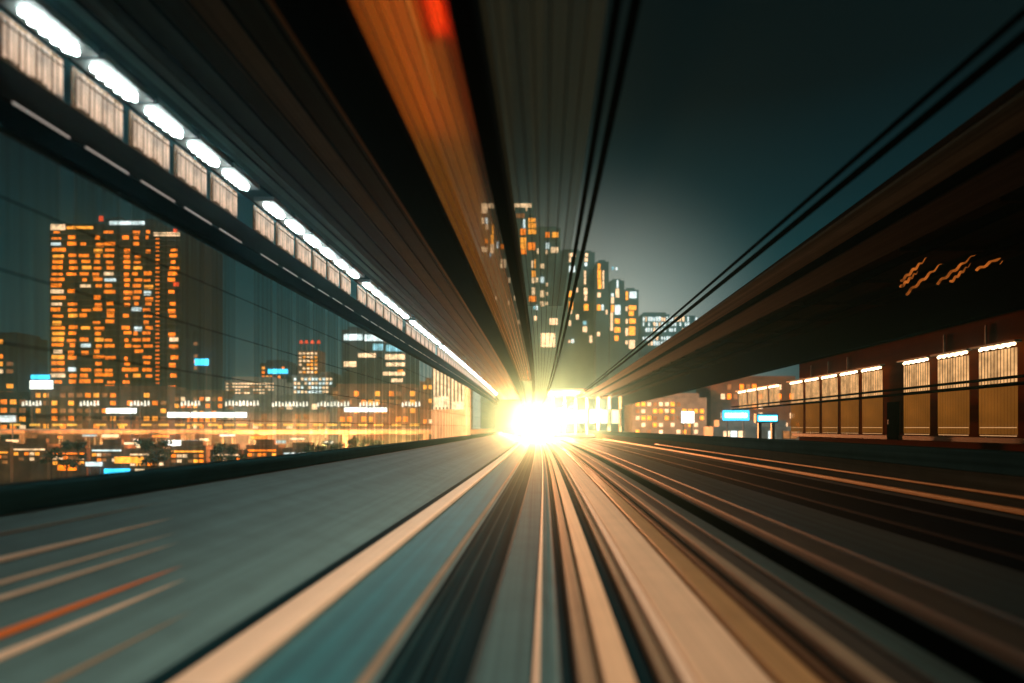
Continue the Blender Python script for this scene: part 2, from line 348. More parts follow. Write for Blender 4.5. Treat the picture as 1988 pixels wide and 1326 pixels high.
sweep(rect(-.87, .79, 5.55, 5.58), YN, 26).build('sheet', sheet('canopy_grey', (.10, .09, .05), .80), can2)
for k, r_ in enumerate((-.165, -.117, -.075, -.033, .010, .058, .10)):
    mb = MB().tube([(r_*5.0+cx(y), y, CZ+5.0) for y in ysteps(YN, 110)], .010, 6)
    tag(mb.build('cable', DKTL), ORD[k].capitalize()+' thin overhead cable counted rightward from the slim black girder', 'cable', 'thin cables strung overhead')
def light(name, kind, loc, power, col, parent=None, size=.5, sy=None, rot=None, blend=None):
    l = bpy.data.lights.new(name, kind); l.energy = power; l.color = col
    if kind == 'AREA':
        l.size = size
        if sy: l.shape = 'RECTANGLE'; l.size_y = sy
    elif kind in ('POINT', 'SPOT'): l.shadow_soft_size = size
    o = bpy.data.objects.new(name, l); COL.objects.link(o)
    if parent: o.parent = parent
    o.location = loc
    if rot: o.rotation_euler = rot
    return o
def canopy_lamp(lab, x, y, z, col, p, L, mat):
    t = thing('tube_light', lab, 'tube light', (x, y, CZ+z))
    MB().box(-.06, .06, -L/2, L/2, .04, .10).build('housing', BLCK, t)
    MB().tube([(0, -L/2+.03, 0), (0, L/2-.03, 0)], .03).build('tube', mat, t, smooth=True)
    light('glow', 'AREA', (0, 0, -.04), p, col, t, .12, L)
canopy_lamp('orange tube light above the orange canopy overhead', -1.95, 8.2, 6.5, (1, .26, .03), 34, 6.0, glow('tube_orange', (1, .35, .06), .6))
canopy_lamp('red tube light above the orange canopy near its middle', -2.05, 6.75, 5.93, (1, .04, .01), 6, .9, W_RD)
canopy_lamp('red tube light above the orange canopy beside slim girder', -1.38, 7.9, 5.93, (1, .04, .01), 5, .9, W_RD)

# ------------------------------------------------------------------ right canopy and lit station building
rc = thing('canopy_roof', 'broad black canopy roof filling the upper right corner', 'canopy')
pm = MB(); pl = [(10.3, YN), (24.0, YN)]+[(24.0+cx(y), y) for y in (35, 70, 105, 140)]+[(10.3+cx(y), y) for y in range(140, 0, -10)]
for z in (7.5, 7.7): pm.v += [(x+cx(y), y, CZ+z) for x, y in pl]
n7 = len(pl)
pm.f = [tuple(range(n7)), tuple(range(2*n7-1, n7-1, -1))]+[(k, (k+1) % n7, n7+(k+1) % n7, n7+k) for k in range(n7)]
pm.build('soffit', streak('soffit_brown', (.022, .013, .006), .5, 1.5, .95, sx=2, spec=0), rc)
for x0_, x1_, c_ in ((10.6, 11.9, (.075, .07, .048)), (12.5, 14.6, (.022, .015, .008))):  # tan light ray put into the roof colour as bands
    sweep(rect(x0_, x1_, 7.40, 7.499), YN, 139).build('trim_band', streak('roof_band_%d' % x0_, c_, .35, 1.7, .9, sx=3, spec=.05), rc)
for i in range(14):
    Y = 8+i*5.2; MB().box(14.7+cx(Y), 20.5+cx(Y), Y, Y+.16, CZ+7.33, CZ+7.499).build('cross_rib', MATS['soffit_brown'], rc)
sweep(rect(20.6, 21.2, 5.25, 7.499), YN, 140, r=.05).build('edge_girder', BLCK, rc, smooth=True)
for x, ye in ((12.0, 138), (15.5, 138), (18.3, 138)): sweep(rect(x, x+.25, 7.2, 7.499), YN, ye).build('purlin', BLCK, rc)
st_ = thing('station_building', 'brown lit station building behind the right parapet', 'building')
RX = 22.0
sweep(rect(RX+.5, RX+6, -16+.0, 5.6), 20, 50).build('wall', streak('station_wall', (.075, .020, .003), .6, 1.4, .95, sx=.6, spec=0), st_)
sweep(rect(RX-.1, RX+.5, -.75, -.5), 20, 50).build('ledge', BRWN, st_)
sweep(rect(RX-.05, RX+.2, 1.98, 2.12), 20, 66).build('lower_rail', BLCK, st_)
sweep(rect(RX-.05, RX+.2, 2.32, 2.44), 20, 66).build('upper_rail', BLCK, st_)
for Y in (35.2, 24.4):
    d_ = MB().box(RX+.35, RX+.499, Y, Y+1.0, CZ-.75, CZ+1.6).build('door', BLCK, st_); MB().box(RX+.30, RX+.349, Y+.8, Y+.86, CZ+.2, CZ+.5).build('handle', POLE, d_)
for Y in (28.85, 31.85, 41.95, 44.75, 47.6): MB().cyl(RX+.42+cx(Y), Y+.06, CZ-.6, CZ+5.2, .05).build('drain_pipe', POLE, st_)
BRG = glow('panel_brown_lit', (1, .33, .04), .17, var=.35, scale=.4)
LAMPO = glow('lamp_warm', (1, .70, .38), 7.0, True)
LOUV2 = glow('louvre_warm', (1, .52, .20), .85, var=.45, scale=1.4)
rl = thing('wall_light', 'x', 'wall light', (0, 0, 0), 'warm wall lights on the right building')
MB().box(-.30, .05, .2, 2.9, 3.98, 4.08).build('housing', POLE, rl)
MB().tube([(-.12+.03*math.sin(k*1.7), .42+k*.087, 3.90+.035*math.sin(k*1.25)) for k in range(25)], .075, 8).build('diffuser', LAMPO, rl)
lv = MB(); ls = MB(); lp = MB()
for k in range(12):
    y0 = .35+k*.195
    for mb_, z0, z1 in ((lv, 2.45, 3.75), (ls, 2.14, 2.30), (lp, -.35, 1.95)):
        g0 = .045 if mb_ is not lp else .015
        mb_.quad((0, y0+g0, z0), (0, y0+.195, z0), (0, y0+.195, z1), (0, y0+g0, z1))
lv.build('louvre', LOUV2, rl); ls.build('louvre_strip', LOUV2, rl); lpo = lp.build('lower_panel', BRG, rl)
ly = MB()
for z in (-.02, -.42): ly.box(-.03, -.01, .4, 2.6, z, z+.035)
ly.build('light_line', glow('line_orange', (1, .5, .2), .7), rl)
rbays = [26.1, 29.1, 32.1, 36.6, 39.4, 42.2, 45.0, 47.8, 52.5, 55.3, 58.1, 60.9]
for i, Y in enumerate(rbays):
    c = rl if i == 0 else copy_tree(rl)
    c.location = (RX+cx(Y), Y, CZ)
    if Y > 50:
        for q in list(c.children):
            if q.name.startswith(('lower_panel', 'light_line')): bpy.data.objects.remove(q)
    c['label'] = (ORD[i]+' ' if i else '')+'nearest warm wall light with lit louvre on the right building'
def glint(pts, lab):  # glowing tubes shaped as reflections of orange lamps
    tag(MB().tube(pts, .06, 6, .5).build('neon_tube', glow('neon_orange', (1, .24, .03), .32, var=.85, scale=2)), lab, 'neon tube', 'wavy orange tubes under the right roof')
for i, (xa, ya, xb, yb) in enumerate(((1750, 545, 1800, 500), (1760, 570, 1830, 510), (1820, 550, 1895, 492), (1895, 525, 1985, 475), (1748, 558, 1782, 527), (1845, 548, 1885, 512), (1905, 535, 1950, 505), (1960, 503, 2000, 484))):
    pts = []
    for k in range(24):
        t = k/23; q = P(xa+(xb-xa)*t, ya+(yb-ya)*t+2.2*math.sin(k*1.1+i), 25.0+i*.4-t*2); pts.append(q)
    glint(pts, ['short wavy orange tube at the left of the group under roof', 'lowest wavy orange tube of the group under the right roof', 'middle long wavy orange tube under the right roof', 'long wavy orange tube reaching up to the frame edge under roof', 'shortest wavy orange tube at the far left under roof', 'short wavy orange tube beside the middle long one under roof', 'short wavy orange tube beneath the one reaching the edge', 'rightmost wavy orange tube under the roof, near frame edge'][i])

# ------------------------------------------------------------------ towers
def tower(name, label, Y, blocks, depth, wall_mat, wins, extra=None, group=None):
    """blocks: (px0, px1, pytop); wins: (px0,py0,px1,py1,mat)"""
    s = Y/F; x0 = (blocks[0][0]-1040)*s
    t = thing(name, label, 'building', (x0, Y, 0), group)
    for i, b in enumerate(blocks):
        a = (b[0]-1040)*s-x0; c = (b[1]-1040)*s-x0; zt = CZ-(b[2]-830)*s; dy = .6*(i % 2)
        MB().box(a+(.003 if i else 0), c, dy, depth-dy, 0, zt).build('wall', wall_mat, t)
        MB().box(a+2, c-2, 2+dy, depth-2, zt+.003, zt+1.6).build('roof_parapet', wall_mat, t)
    wins = sorted(wins, key=lambda q: -(q[2]-q[0])*(q[3]-q[1])); rest = {}
    for i, (a, b, c, d, m) in enumerate(wins):
        bx = ((a-1040)*s-x0, (c-1040)*s-x0, -.22, -.06, CZ-(d-830)*s, CZ-(b-830)*s)
        if i < 90: MB().box(*bx).build('window', m, t)
        else: rest.setdefault(0, MB()).box(*bx)
    for q in rest.values():
        tag(q.build('window_rest', W_OR, t), kind='stuff')
    return t, x0, s
wins = []
cols = [(100, 126), (132, 152), (156, 176), (182, 202), (204, 226), (240, 256), (258, 276), (279, 297), (328, 346)]
fl = 11.6; r2 = random.Random(5)
for j in range(31):
    y = 448+j*fl
    for k, (a, b) in enumerate(cols):
        if y < 462 and k in (8,): continue
        pl = [.9, .62, .6, .8, .7, .75, .8, .72, .6][k]
        if r2.random() < pl:
            u = r2.random(); m = W_OR if u < .55 else W_AM if u < .78 else W_PE if u < .90 else W_WH
            wa = a+r2.uniform(0, 4); wb = b-r2.uniform(0, 7)
            yo = y+r2.uniform(-2, 2); wa += r2.uniform(-3, 2); wb += r2.uniform(-3, 4); wins.append((wa, yo, wb, yo+r2.uniform(5.5, 8.2), m))
for j in range(44): wins.append((303, 455+j*8, 310, 458+j*8, W_DIM))
t, x0, s = tower('apartment_tower', 'tall apartment tower full of orange windows behind left screen', 300.0,
    [(97, 206, 438), (234, 300, 428), (300, 352, 450), (204, 236, 424)], 40, DARKW, wins)
for (a, b, c, d, m, nm) in ((100, 436, 128, 447, W_PE, 'crown_light'), (300, 452, 350, 459, W_PE, 'crown_light'), (132, 440, 182, 445, W_AM, 'crown_light'), (214, 430, 282, 437, W_WH, 'roof_light'), (194, 420, 202, 430, W_RD, 'beacon'), (338, 445, 345, 452, W_RD, 'beacon'), (338, 548, 348, 556, W_RD, 'beacon')):
    MB().box((a-1040)*s-x0, (c-1040)*s-x0, -.5, -.24, CZ-(d-830)*s, CZ-(b-830)*s).build(nm, m, t)
bal = MB()
for j in range(31):
    z = CZ-(448+j*fl+6.6-830)*s
    bal.box((98-1040)*s-x0, (351-1040)*s-x0, -1.1, -.02, z-.35, z)
bal.build('balcony_slab', plain('balcony_dark', (.07, .06, .05), .8), t)

def Z4(l):   # rectangles read off the enlarged view of the middle of the photograph
    return [(850+a/3.013, 360+b/3.013, 850+c/3.013, 360+d/3.013, m) for a, b, c, d, m in l]
A = Z4([(256, 190, 272, 225, W_PE), (276, 190, 292, 225, W_WH), (280, 230, 294, 260, W_PE), (318, 230, 328, 285, W_AM), (310, 290, 326, 345, W_AM), (275, 315, 292, 338, W_OR), (345, 330, 356, 368, W_WH),
 (368, 345, 392, 372, W_OR), (256, 360, 272, 390, W_PE), (275, 362, 292, 390, W_PE), (308, 345, 328, 398, W_PE), (302, 395, 312, 420, W_CY), (452, 165, 508, 192, W_DIM), (497, 200, 512, 250, W_WH), (530, 193, 572, 215, W_AM), (530, 222, 574, 250, W_AM), (530, 258, 574, 285, W_AM),
 (483, 255, 515, 290, W_OR), (483, 305, 517, 335, W_AM), (483, 338, 517, 372, W_AM), (483, 375, 517, 402, W_OR), (528, 335, 570, 378, W_OR), (466, 370, 478, 400, W_PE), (580, 370, 590, 400, W_PE), (368, 432, 380, 452, W_PE), (385, 432, 399, 484, W_PE), (368, 458, 380, 484, W_PE), (412, 540, 424, 570, W_PE),
 (548, 440, 560, 484, W_PE), (564, 434, 572, 484, W_AM), (600, 460, 608, 484, W_PE), (612, 458, 622, 486, W_PE), (550, 500, 572, 536, W_AM), (550, 540, 568, 572, W_PE), (574, 540, 586, 566, W_PE), (600, 536, 622, 570, W_WH), (550, 598, 570, 640, W_PE), (534, 648, 574, 680, W_OR), (600, 615, 622, 655, W_PE), (634, 570, 644, 590, W_PE), (634, 625, 644, 645, W_PE), (600, 678, 622, 706, W_PE), (630, 682, 644, 700, W_PE),
 (446, 645, 470, 672, W_PE), (468, 708, 488, 745, W_PE), (468, 788, 480, 812, W_PE), (486, 788, 500, 812, W_PE), (574, 700, 584, 730, W_WH), (564, 765, 580, 790, W_PE), (655, 778, 700, 815, W_PE), (560, 705, 568, 725, W_CY), (410, 675, 418, 700, W_PE), (336, 650, 344, 670, W_PE), (604, 865, 685, 945, W_PE)])
A2 = Z4([(630, 275, 654, 305, W_OR), (670, 275, 704, 305, W_AM), (632, 336, 652, 372, W_WH), (632, 378, 642, 402, W_PE), (662, 362, 704, 394, W_PE)])
t, x0, s = tower('skyscraper', 'tallest central tower crossed by the slim black girder', 350.0, [(933, 1036, 394), (1036, 1088, 442)], 42, plain('tower_teal', (.045, .12, .125), .6, .4, scale=.1), A+A2)
for (a, b, c, d) in ((255, 108, 332, 135), (255, 135, 290, 165), (396, 108, 548, 130), (440, 130, 448, 150), (515, 130, 523, 150)):
    MB().box((850+a/3.013-1040)*s-x0, (850+c/3.013-1040)*s-x0, -.5, -.24, CZ-(360+d/3.013-830)*s, CZ-(360+b/3.013-830)*s).build('crown_light', W_PE, t)
B = Z4([(766, 397, 804, 418, W_PE), (766, 420, 778, 448, W_PE), (768, 472, 802, 508, W_WH), (762, 618, 786, 652, W_AM), (768, 680, 790, 725, W_AM), (764, 730, 784, 752, W_PE), (766, 790, 778, 822, W_PE), (808, 600, 820, 625, W_PE), (808, 755, 824, 785, W_PE), (764, 905, 776, 920, W_PE), (782, 900, 796, 922, W_WH),
 (862, 398, 878, 418, W_PE), (858, 425, 876, 445, W_PE), (858, 452, 874, 472, W_WH), (856, 500, 866, 540, W_PE), (856, 545, 866, 580, W_PE), (854, 600, 874, 640, W_PE), (858, 645, 872, 675, W_PE), (855, 695, 880, 730, W_AM), (850, 795, 870, 815, W_CY), (848, 825, 872, 858, W_PE), (888, 880, 902, 920, W_PE)])
t, x0, s = tower('skyscraper', 'middle tower with sparse peach windows under the cables', 372.0, [(1087, 1130, 487), (1130, 1155, 489)], 30, MATS['tower_teal'], B)
C_ = Z4([(936, 458, 950, 490, W_AM), (934, 495, 954, 545, W_AM), (936, 550, 956, 605, W_AM), (964, 498, 972, 555, W_PE), (964, 560, 972, 605, W_PE), (934, 628, 952, 655, W_PE), (932, 698, 952, 730, W_AM), (958, 698, 970, 730, W_WH), (932, 858, 948, 882, W_PE), (982, 728, 992, 756, W_PE)])
t, x0, s = tower('skyscraper', 'slender tower with a tall amber stairwell light strip', 360.0, [(1157, 1182, 508)], 24, MATS['tower_teal'], C_)
D_ = Z4([(1018, 475, 1028, 495, W_CY), (1040, 480, 1050, 496, W_WH), (1046, 555, 1056, 600, W_WH), (1040, 605, 1060, 655, W_PE), (1014, 632, 1028, 650, W_WH), (1014, 655, 1030, 690, W_PE), (1014, 700, 1030, 740, W_AM), (1036, 700, 1068, 756, W_WH), (1010, 745, 1024, 795, W_PE), (1010, 800, 1024, 850, W_PE), (1036, 780, 1064, 808, W_AM), (1034, 830, 1066, 860, W_AM), (1034, 880, 1056, 908, W_AM),
 (1100, 622, 1112, 670, W_AM), (1122, 622, 1162, 660, W_WH), (1118, 703, 1160, 728, W_AM), (1118, 735, 1146, 762, W_AM), (1100, 710, 1110, 735, W_PE), (1100, 782, 1110, 810, W_PE), (1120, 780, 1156, 808, W_AM), (1098, 835, 1112, 880, W_PE), (1118, 826, 1154, 876, W_AM), (1098, 908, 1110, 930, W_PE), (1118, 905, 1152, 955, W_PE)])
t, x0, s = tower('skyscraper', 'stepped tower with paired bright windows left of grid office', 366.0, [(1184, 1212, 545), (1212, 1240, 562)], 28, MATS['tower_teal'], D_)
E_ = []
r3 = random.Random(3)
for row, (ya, yb) in enumerate(((768, 795), (800, 822), (832, 856), (882, 905), (908, 935))):
    for k in range(21):
        xa = 1200+k*15.3
        if k > 11 and r3.random() < .35: continue
        if r3.random() < .12: continue
        E_.append((xa, ya+r3.uniform(0, 6), xa+r3.uniform(5, 12), yb, W_WH if r3.random() < .8 else W_PE))
E_ = Z4(E_)
tower('office_block', 'low wide office block with rows of white grid windows', 380.0, [(1244, 1300, 610), (1300, 1358, 616)], 30, MATS['tower_teal'], E_)

# ------------------------------------------------------------------ lower city, left
def block(name, label, Y, px0, px1, pytop, mat, wins, depth=18, group=None):
    return tower(name, label, Y, [(px0, px1, pytop)], depth, mat, wins, group=group)
def grid(px0, px1, py0, py1, nx, ny, mats, p=.7, fx=.62, fy=.55, seed=1):
    r = random.Random(seed); o = []
    for i in range(nx):
        for j in range(ny):
            if r.random() > p: continue
            a = px0+(px1-px0)*(i+.5-fx/2)/nx; b = py0+(py1-py0)*(j+.5-fy/2)/ny
            o.append((a, b, a+(px1-px0)/nx*fx, b+(py1-py0)/ny*fy, r.choice(mats)))
    return o
WARM = [W_OR, W_AM, W_PE, W_DIM]
block('apartment_block', 'narrow dark block with few amber windows at left frame edge', 290, -60, 34, 650, DARKW, grid(-50, 30, 656, 800, 4, 10, WARM, .5, seed=2))
block('apartment_block', 'low dark block with a few orange windows right of big tower', 310, 338, 388, 645, DARKW, grid(342, 386, 650, 720, 4, 6, [W_OR, W_DIM], .6, seed=3))
block('office_block', 'office block with broad white and cyan ribbon windows', 250, 664, 798, 640, DARKW,
    [(668, 649, 704, 661, W_WH), (708, 650, 744, 662, W_WH), (748, 652, 786, 664, W_PE), (724, 668, 744, 680, W_CY), (750, 670, 788, 682, W_CY), (696, 686, 730, 694, W_PE), (668, 702, 692, 712, W_PE), (748, 688, 786, 698, W_PE), (750, 704, 786, 711, W_PE), (744, 722, 786, 729, W_PE), (760, 735, 782, 742, W_PE), (772, 718, 782, 724, W_OR)])
block('brick_block', 'low orange lit block beneath the office with ribbon windows', 235, 640, 812, 752, BROWNW, grid(645, 808, 756, 822, 12, 4, [W_OR, W_AM, W_DIM, W_DIM], .7, seed=5))
t, x0, s = block('chimney_block', 'small stepped building with four red beacons on its roof', 262, 566, 648, 728, GREYW, grid(570, 646, 732, 765, 11, 4, [W_WH, W_PE], .85, seed=6))
MB().box((576-1040)*s-x0, (618-1040)*s-x0, 1, 9, CZ+102*s+.01, CZ+150*s).build('upper_storey', BROWNW, t)
for i, (a, b, c, d, m) in enumerate(grid(578, 616, 682, 726, 5, 6, [W_PE, W_AM], .85, .6, .5, 7)):
    MB().box((a-1040)*s-x0, (c-1040)*s-x0, .75, .95, CZ-(d-830)*s, CZ-(b-830)*s).build('window', m, t)
for px in (580, 590, 602, 614):
    MB().cyl((px-1040)*s-x0, 3, CZ+150*s, CZ+165*s, .35).build('mast', POLE, t); MB().cyl((px-1040)*s-x0, 3, CZ+165*s+.01, CZ+171*s, .9, .5).build('beacon', W_RD, t)
block('apartment_block', 'low block with small amber windows left of stepped building', 262, 505, 556, 705, DARKW, grid(508, 554, 710, 745, 6, 4, [W_OR, W_AM], .4, seed=8))
block('parking_building', 'low beige parking building with shimmering rows of lights', 240, 436, 534, 738, GREYW, grid(439, 532, 742, 772, 16, 5, [W_PE, W_PE, W_DIM], .9, .7, .4, 9))
block('shop_building', 'long low shop building lit orange below the big tower', 225, 60, 330, 756, BROWNW, grid(66, 326, 760, 835, 16, 5, [W_DIM, W_DIM, W_OR, W_AM], .7, seed=10), 16)
block('shop_building', 'long low shop building lit orange right of the first one', 228, 334, 436, 764, BROWNW, grid(338, 434, 768, 835, 8, 5, WARM, .6, seed=11), 16)
block('shop_building', 'plain low shop building under the beige parking building', 226, 437, 640, 774, GREYW, grid(440, 636, 780, 838, 12, 3, [W_DIM, W_PE, W_DIM], .6, seed=12), 16)
block('shop_building', 'far low brown building beside the bright glare', 236, 815, 910, 740, BROWNW, grid(820, 905, 745, 825, 8, 6, WARM, .6, seed=13), 16)
block('shop_building', 'dark low building at the left frame edge behind cyan sign', 232, -120, 58, 768, DARKW, grid(-110, 54, 772, 838, 9, 4, WARM, .6, seed=14), 16)
# tall lit pillars of light beside the glare
block('glass_building', 'glass building with tall pale vertical light columns near glare', 150, 838, 905, 690, GREYW, [(842+k*7, 700+(k % 3)*5, 845+k*7, 795, W_PE) for k in range(9)]+[(845, 770, 870, 790, W_PE), (880, 780, 900, 795, W_PE)], 10)
def sign(lab, px0, py0, px1, py1, Y, mat, core=False):
    s = Y/F; x0 = (px0-1040)*s; x1 = (px1-1040)*s; z0 = CZ-(py1-830)*s; z1 = CZ-(py0-830)*s
    t = thing('illuminated_sign', lab, 'sign', ((x0+x1)/2, Y, 0)); hw = (x1-x0)/2
    MB().box(-hw, hw, 0, .5, z0, z1).build('sign_box', POLE, t)
    MB().box(-hw+.12, hw-.12, -.12, -.003, z0+.12, z1-.12).build('sign_face', mat, t)
    if core: MB().box(-hw*.8, hw*.8, -.16, -.123, z0+(z1-z0)*.3, z1-(z1-z0)*.3).build('sign_panel', WHB, t)
    for x in (-hw*.6, hw*.6): MB().box(x-.12, x+.12, .1, .4, 0, z0-.003).build('post', POLE, t)
CYB = glow('sign_cyan', (.04, .62, 1), 3.0); WHB = glow('sign_white', (1, .95, .84), 4.0); WRB = glow('sign_warm', (1, .66, .36), 2.4)
sign('bright white and cyan sign under the big tower, left edge', 58, 738, 104, 756, 210, WHB)
sign('cyan upper board of the double sign near left edge', 60, 727, 98, 737, 212, CYB)
sign('wide cyan sign left of the stepped building', 520, 716, 560, 726, 230, CYB)
sign('small cyan sign right of the big tower', 378, 696, 406, 710, 235, CYB)
sign('small white sign at the far left above parapet', -10, 806, 32, 820, 190, W_WH)
sign('left cyan sign of the pair on the right', 1402, 796, 1455, 817, 120, CYB, True)
sign('right cyan sign of the pair on the right', 1468, 803, 1511, 821, 46, CYB, True)
sign('long white shopfront sign below the beige parking building', 325, 800, 480, 811, 205, WHB)
sign('white shopfront sign below the big tower', 206, 792, 266, 803, 206, WHB)
sign('long white sign under the ribbon window office', 668, 791, 752, 800, 208, WHB)
sign('slanting white light board above the left parapet centre', 315, 854, 392, 866, 176, WHB)
sign('dim warm light board above the left parapet', 210, 858, 300, 870, 178, WRB)
sign('orange shop sign low behind the left parapet', 222, 886, 280, 900, 160, W_AM)
sign('cyan shop sign low behind the left parapet', 202, 909, 254, 922, 158, CYB)
sign('white shop sign low beside the cyan one', 262, 910, 282, 925, 158, WRB)
sign('red shop sign low behind parapet, right of the others', 432, 886, 490, 904, 168, glow('sign_red', (1, .16, .02), 1.5))
sign('small orange shop sign low at the far left', 112, 902, 150, 914, 156, W_OR)
sign('small white sign low at the far left', 166, 896, 200, 906, 157, W_WH)
sign('white glowing kiosk sign on the right near the cyan pair', 1322, 798, 1348, 822, 130, WHB)
# elevated road across the view, with a lit parapet and small orange lamps
er = thing('elevated_road', 'distant elevated road crossing left with glowing edge line', 'bridge', (0, 195, 0))
x_l, x_r = -300, -6
MB().box(x_l, x_r, 0, 9, CZ-2.3, CZ-1.1).build('deck', GREYW, er)
MB().box(x_l, x_r, -.3, -.003, CZ-1.75, CZ-.55).build('edge_wall', plain('edge_peach', (.42, .30, .2), .8), er)
MB().box(x_l, x_r, -.42, -.305, CZ-.95, CZ-.45).build('light_line', glow('edge_line', (1, .55, .28), .55, var=.5, scale=.05), er)
for x in range(-290, 0, 28): MB().box(x-.9, x+.9, 2, 7, 0, CZ-2.31).build('pier', GREYW, er)
lampo = thing('road_lamp', 'x', 'lamp', (0, 0, 0), 'orange lamps along the elevated road')
MB().box(-.08, .08, -.08, .08, 0, 1.0).build('post', POLE, lampo); MB().box(-1.5, 1.5, -.35, .35, 1.0, 1.7).build('lamp_head', glow('amber_head', (1, .48, .05), 1.8), lampo)
for i, px in enumerate((30, 68, 112, 140, 196, 238, 285, 318, 350, 383, 414, 445, 470, 502, 528, 560, 586, 618, 645, 672, 705, 735, 770, 805)):
    c = lampo if i == 0 else copy_tree(lampo)
    c.location = ((px-1040)/F*194.9, 194.88, CZ-.44)
    c['label'] = 'small orange lamp on the distant elevated road edge'
# street lamps with white clusters
def street_lamp_proto():
    t = thing('street_lamp', 'x', 'street lamp', (0, 0, 0), 'white street lamps over the low city')
    MB().cyl(0, 0, 0, 23.6, .22, .12).build('pole', POLE, t)
    MB().box(-3.4, 3.4, -.12, .12, 23.6, 23.8).build('arm', POLE, t)
    hd = MB()
    for k in range(6): hd.cyl(-3+k*1.2, 0, 23.81+(.25 if k % 2 else 0), 25.3+(.35 if k % 3 else 0), .38, .2, 8)
    hd.build('lamp_head', glow('street_head', (1, .88, .70), 2.2), t); return t
slp = street_lamp_proto()
for i, px in enumerate((62, 174, 272, 370, 456, 484, 546, 580, 634, 660, 716, 798)):
    c = slp if i == 0 else copy_tree(slp)
    Y = 198 if i < 6 else 205
    c.location = ((px-1040)/F*Y, Y, CZ+(8.7-25)); c['label'] = ('street lamp with white cluster head, '+ORD[i]+' from the left frame edge')
    if i % 2 == 0: light('street_glow', 'POINT', (0, -15, 9), 34000, (1, .30, .08), c, .8)
light('street_glow', 'POINT', (0, -22, 8), 20000, (1, .30, .08), slp, .8)
# cars on the street
def car(lab, x, y, paint, head, group='cars on the street below'):
    t = thing('car', lab, 'car', (x, y, .03), group)
    b = MB(); pr = [(-2.2, .35), (-2.15, .85), (-1.5, .95), (1.4, .98), (2.15, .8), (2.2, .35)]
    n = len(pr); b0 = 0
    for yy in (-.85, .85):
        for p in pr: b.v.append((p[0], yy, p[1]))
    for k in range(n): b.f.append((k, (k+1) % n, n+(k+1) % n, n+k))
    b.f.append(tuple(range(n))[::-1]); b.f.append(tuple(range(n, 2*n))); b.build('body', paint, t)
    b = MB(); pr = [(-1.5, .965), (-.9, 1.42), (.6, 1.42), (1.3, .985)]
    for yy, q in ((-.72, 1), (.72, 1)):
        for p in pr: b.v.append((p[0], yy, p[1]))
    for k in range(4): b.f.append((k, (k+1) % 4, 4+(k+1) % 4, 4+k))
    b.f.append((3, 2, 1, 0)); b.f.append((4, 5, 6, 7)); b.build('cabin', plain('car_glass', (.02, .02, .025), .1, .8), t)
    for wx in (-1.35, 1.35):
        for wy in (-.9, .75):
            m_ = MB(); q = len(m_.v)
            for yy in (wy, wy+.16):
                for k in range(14): m_.v.append((wx+.33*math.cos(k*math.pi/7), yy, .33+.33*math.sin(k*math.pi/7)))
            for k in range(14): m_.f.append((k, (k+1) % 14, 14+(k+1) % 14, 14+k))
            m_.f.append(tuple(range(14))[::-1]); m_.f.append(tuple(range(14, 28))); wo = m_.build('wheel', plain('tyre', (.02, .02, .02)), t); MB().box(wx-.17, wx+.17, wy-.012 if wy < 0 else wy+.162, wy-.002 if wy < 0 else wy+.172, .16, .50).build('rim', paints[0], wo)
    for hy in (-.62, .42): MB().box(2.15, 2.26, hy, hy+.24, .62, .8).build('headlight', WHB, t); MB().box(-2.26, -2.17, hy, hy+.24, .66, .84).build('tail_light', W_RD, t)
paints = [plain('paint_silver', (.45, .45, .45), .3, .6), plain('paint_red', (.4, .03, .02), .3, .6), plain('paint_black', (.02, .02, .02), .3, .6), plain('paint_blue', (.03, .08, .25), .3, .6)]
names = ['silver', 'red', 'black', 'blue']
for i, px in enumerate((70, 160, 330, 410, 505, 560)):
    x = (px-1040)/F*(172+2*(i % 2)*2); k = i % 4
    car('%s car on the street below left, %s from frame edge' % (names[k], ORD[i]), x, 172+4*(i % 2), paints[k], None)
rs = random.Random(21)
SH = [(-60, 20, 868), (24, 92, 862), (100, 168, 870), (176, 240, 864), (250, 322, 872), (330, 400, 866), (408, 470, 873), (478, 540, 864), (548, 612, 870)]
for i, (a, b, c) in enumerate(SH):
    m1 = [W_AM, W_PE, W_OR, W_WH, W_PE][i % 5]
    wn = [(a+4, c+9, b-4, c+12, m1)]+grid(a+3, b-3, c+14, c+34, 6, 2, [W_PE, W_AM, W_DIM, W_OR, W_DIM], .8, .75, .6, 40+i)
    block('shop', 'small street shop with %s lights, %s from frame edge below parapet' % (['amber', 'peach', 'orange', 'white', 'peach'][i % 5], ORD[i]), 164+(i % 3), a, b, c, BROWNW, wn, 5)
for i in range(14):
    px = 20+i*46+rs.uniform(-12, 12); py = rs.uniform(842, 858); w_ = rs.uniform(10, 34)
    sign('%s light board on the street, %s from the left frame edge' % (['warm', 'white', 'orange', 'cyan'][i % 4], ORD[i]), px, py, px+w_, py+rs.uniform(4, 8), 188+i % 3, [WRB, W_WH, W_OR, W_CY][i % 4])
LEAF = plain('leaf_green', (.04, .06, .03), .8, .2, scale=3, var=.5)
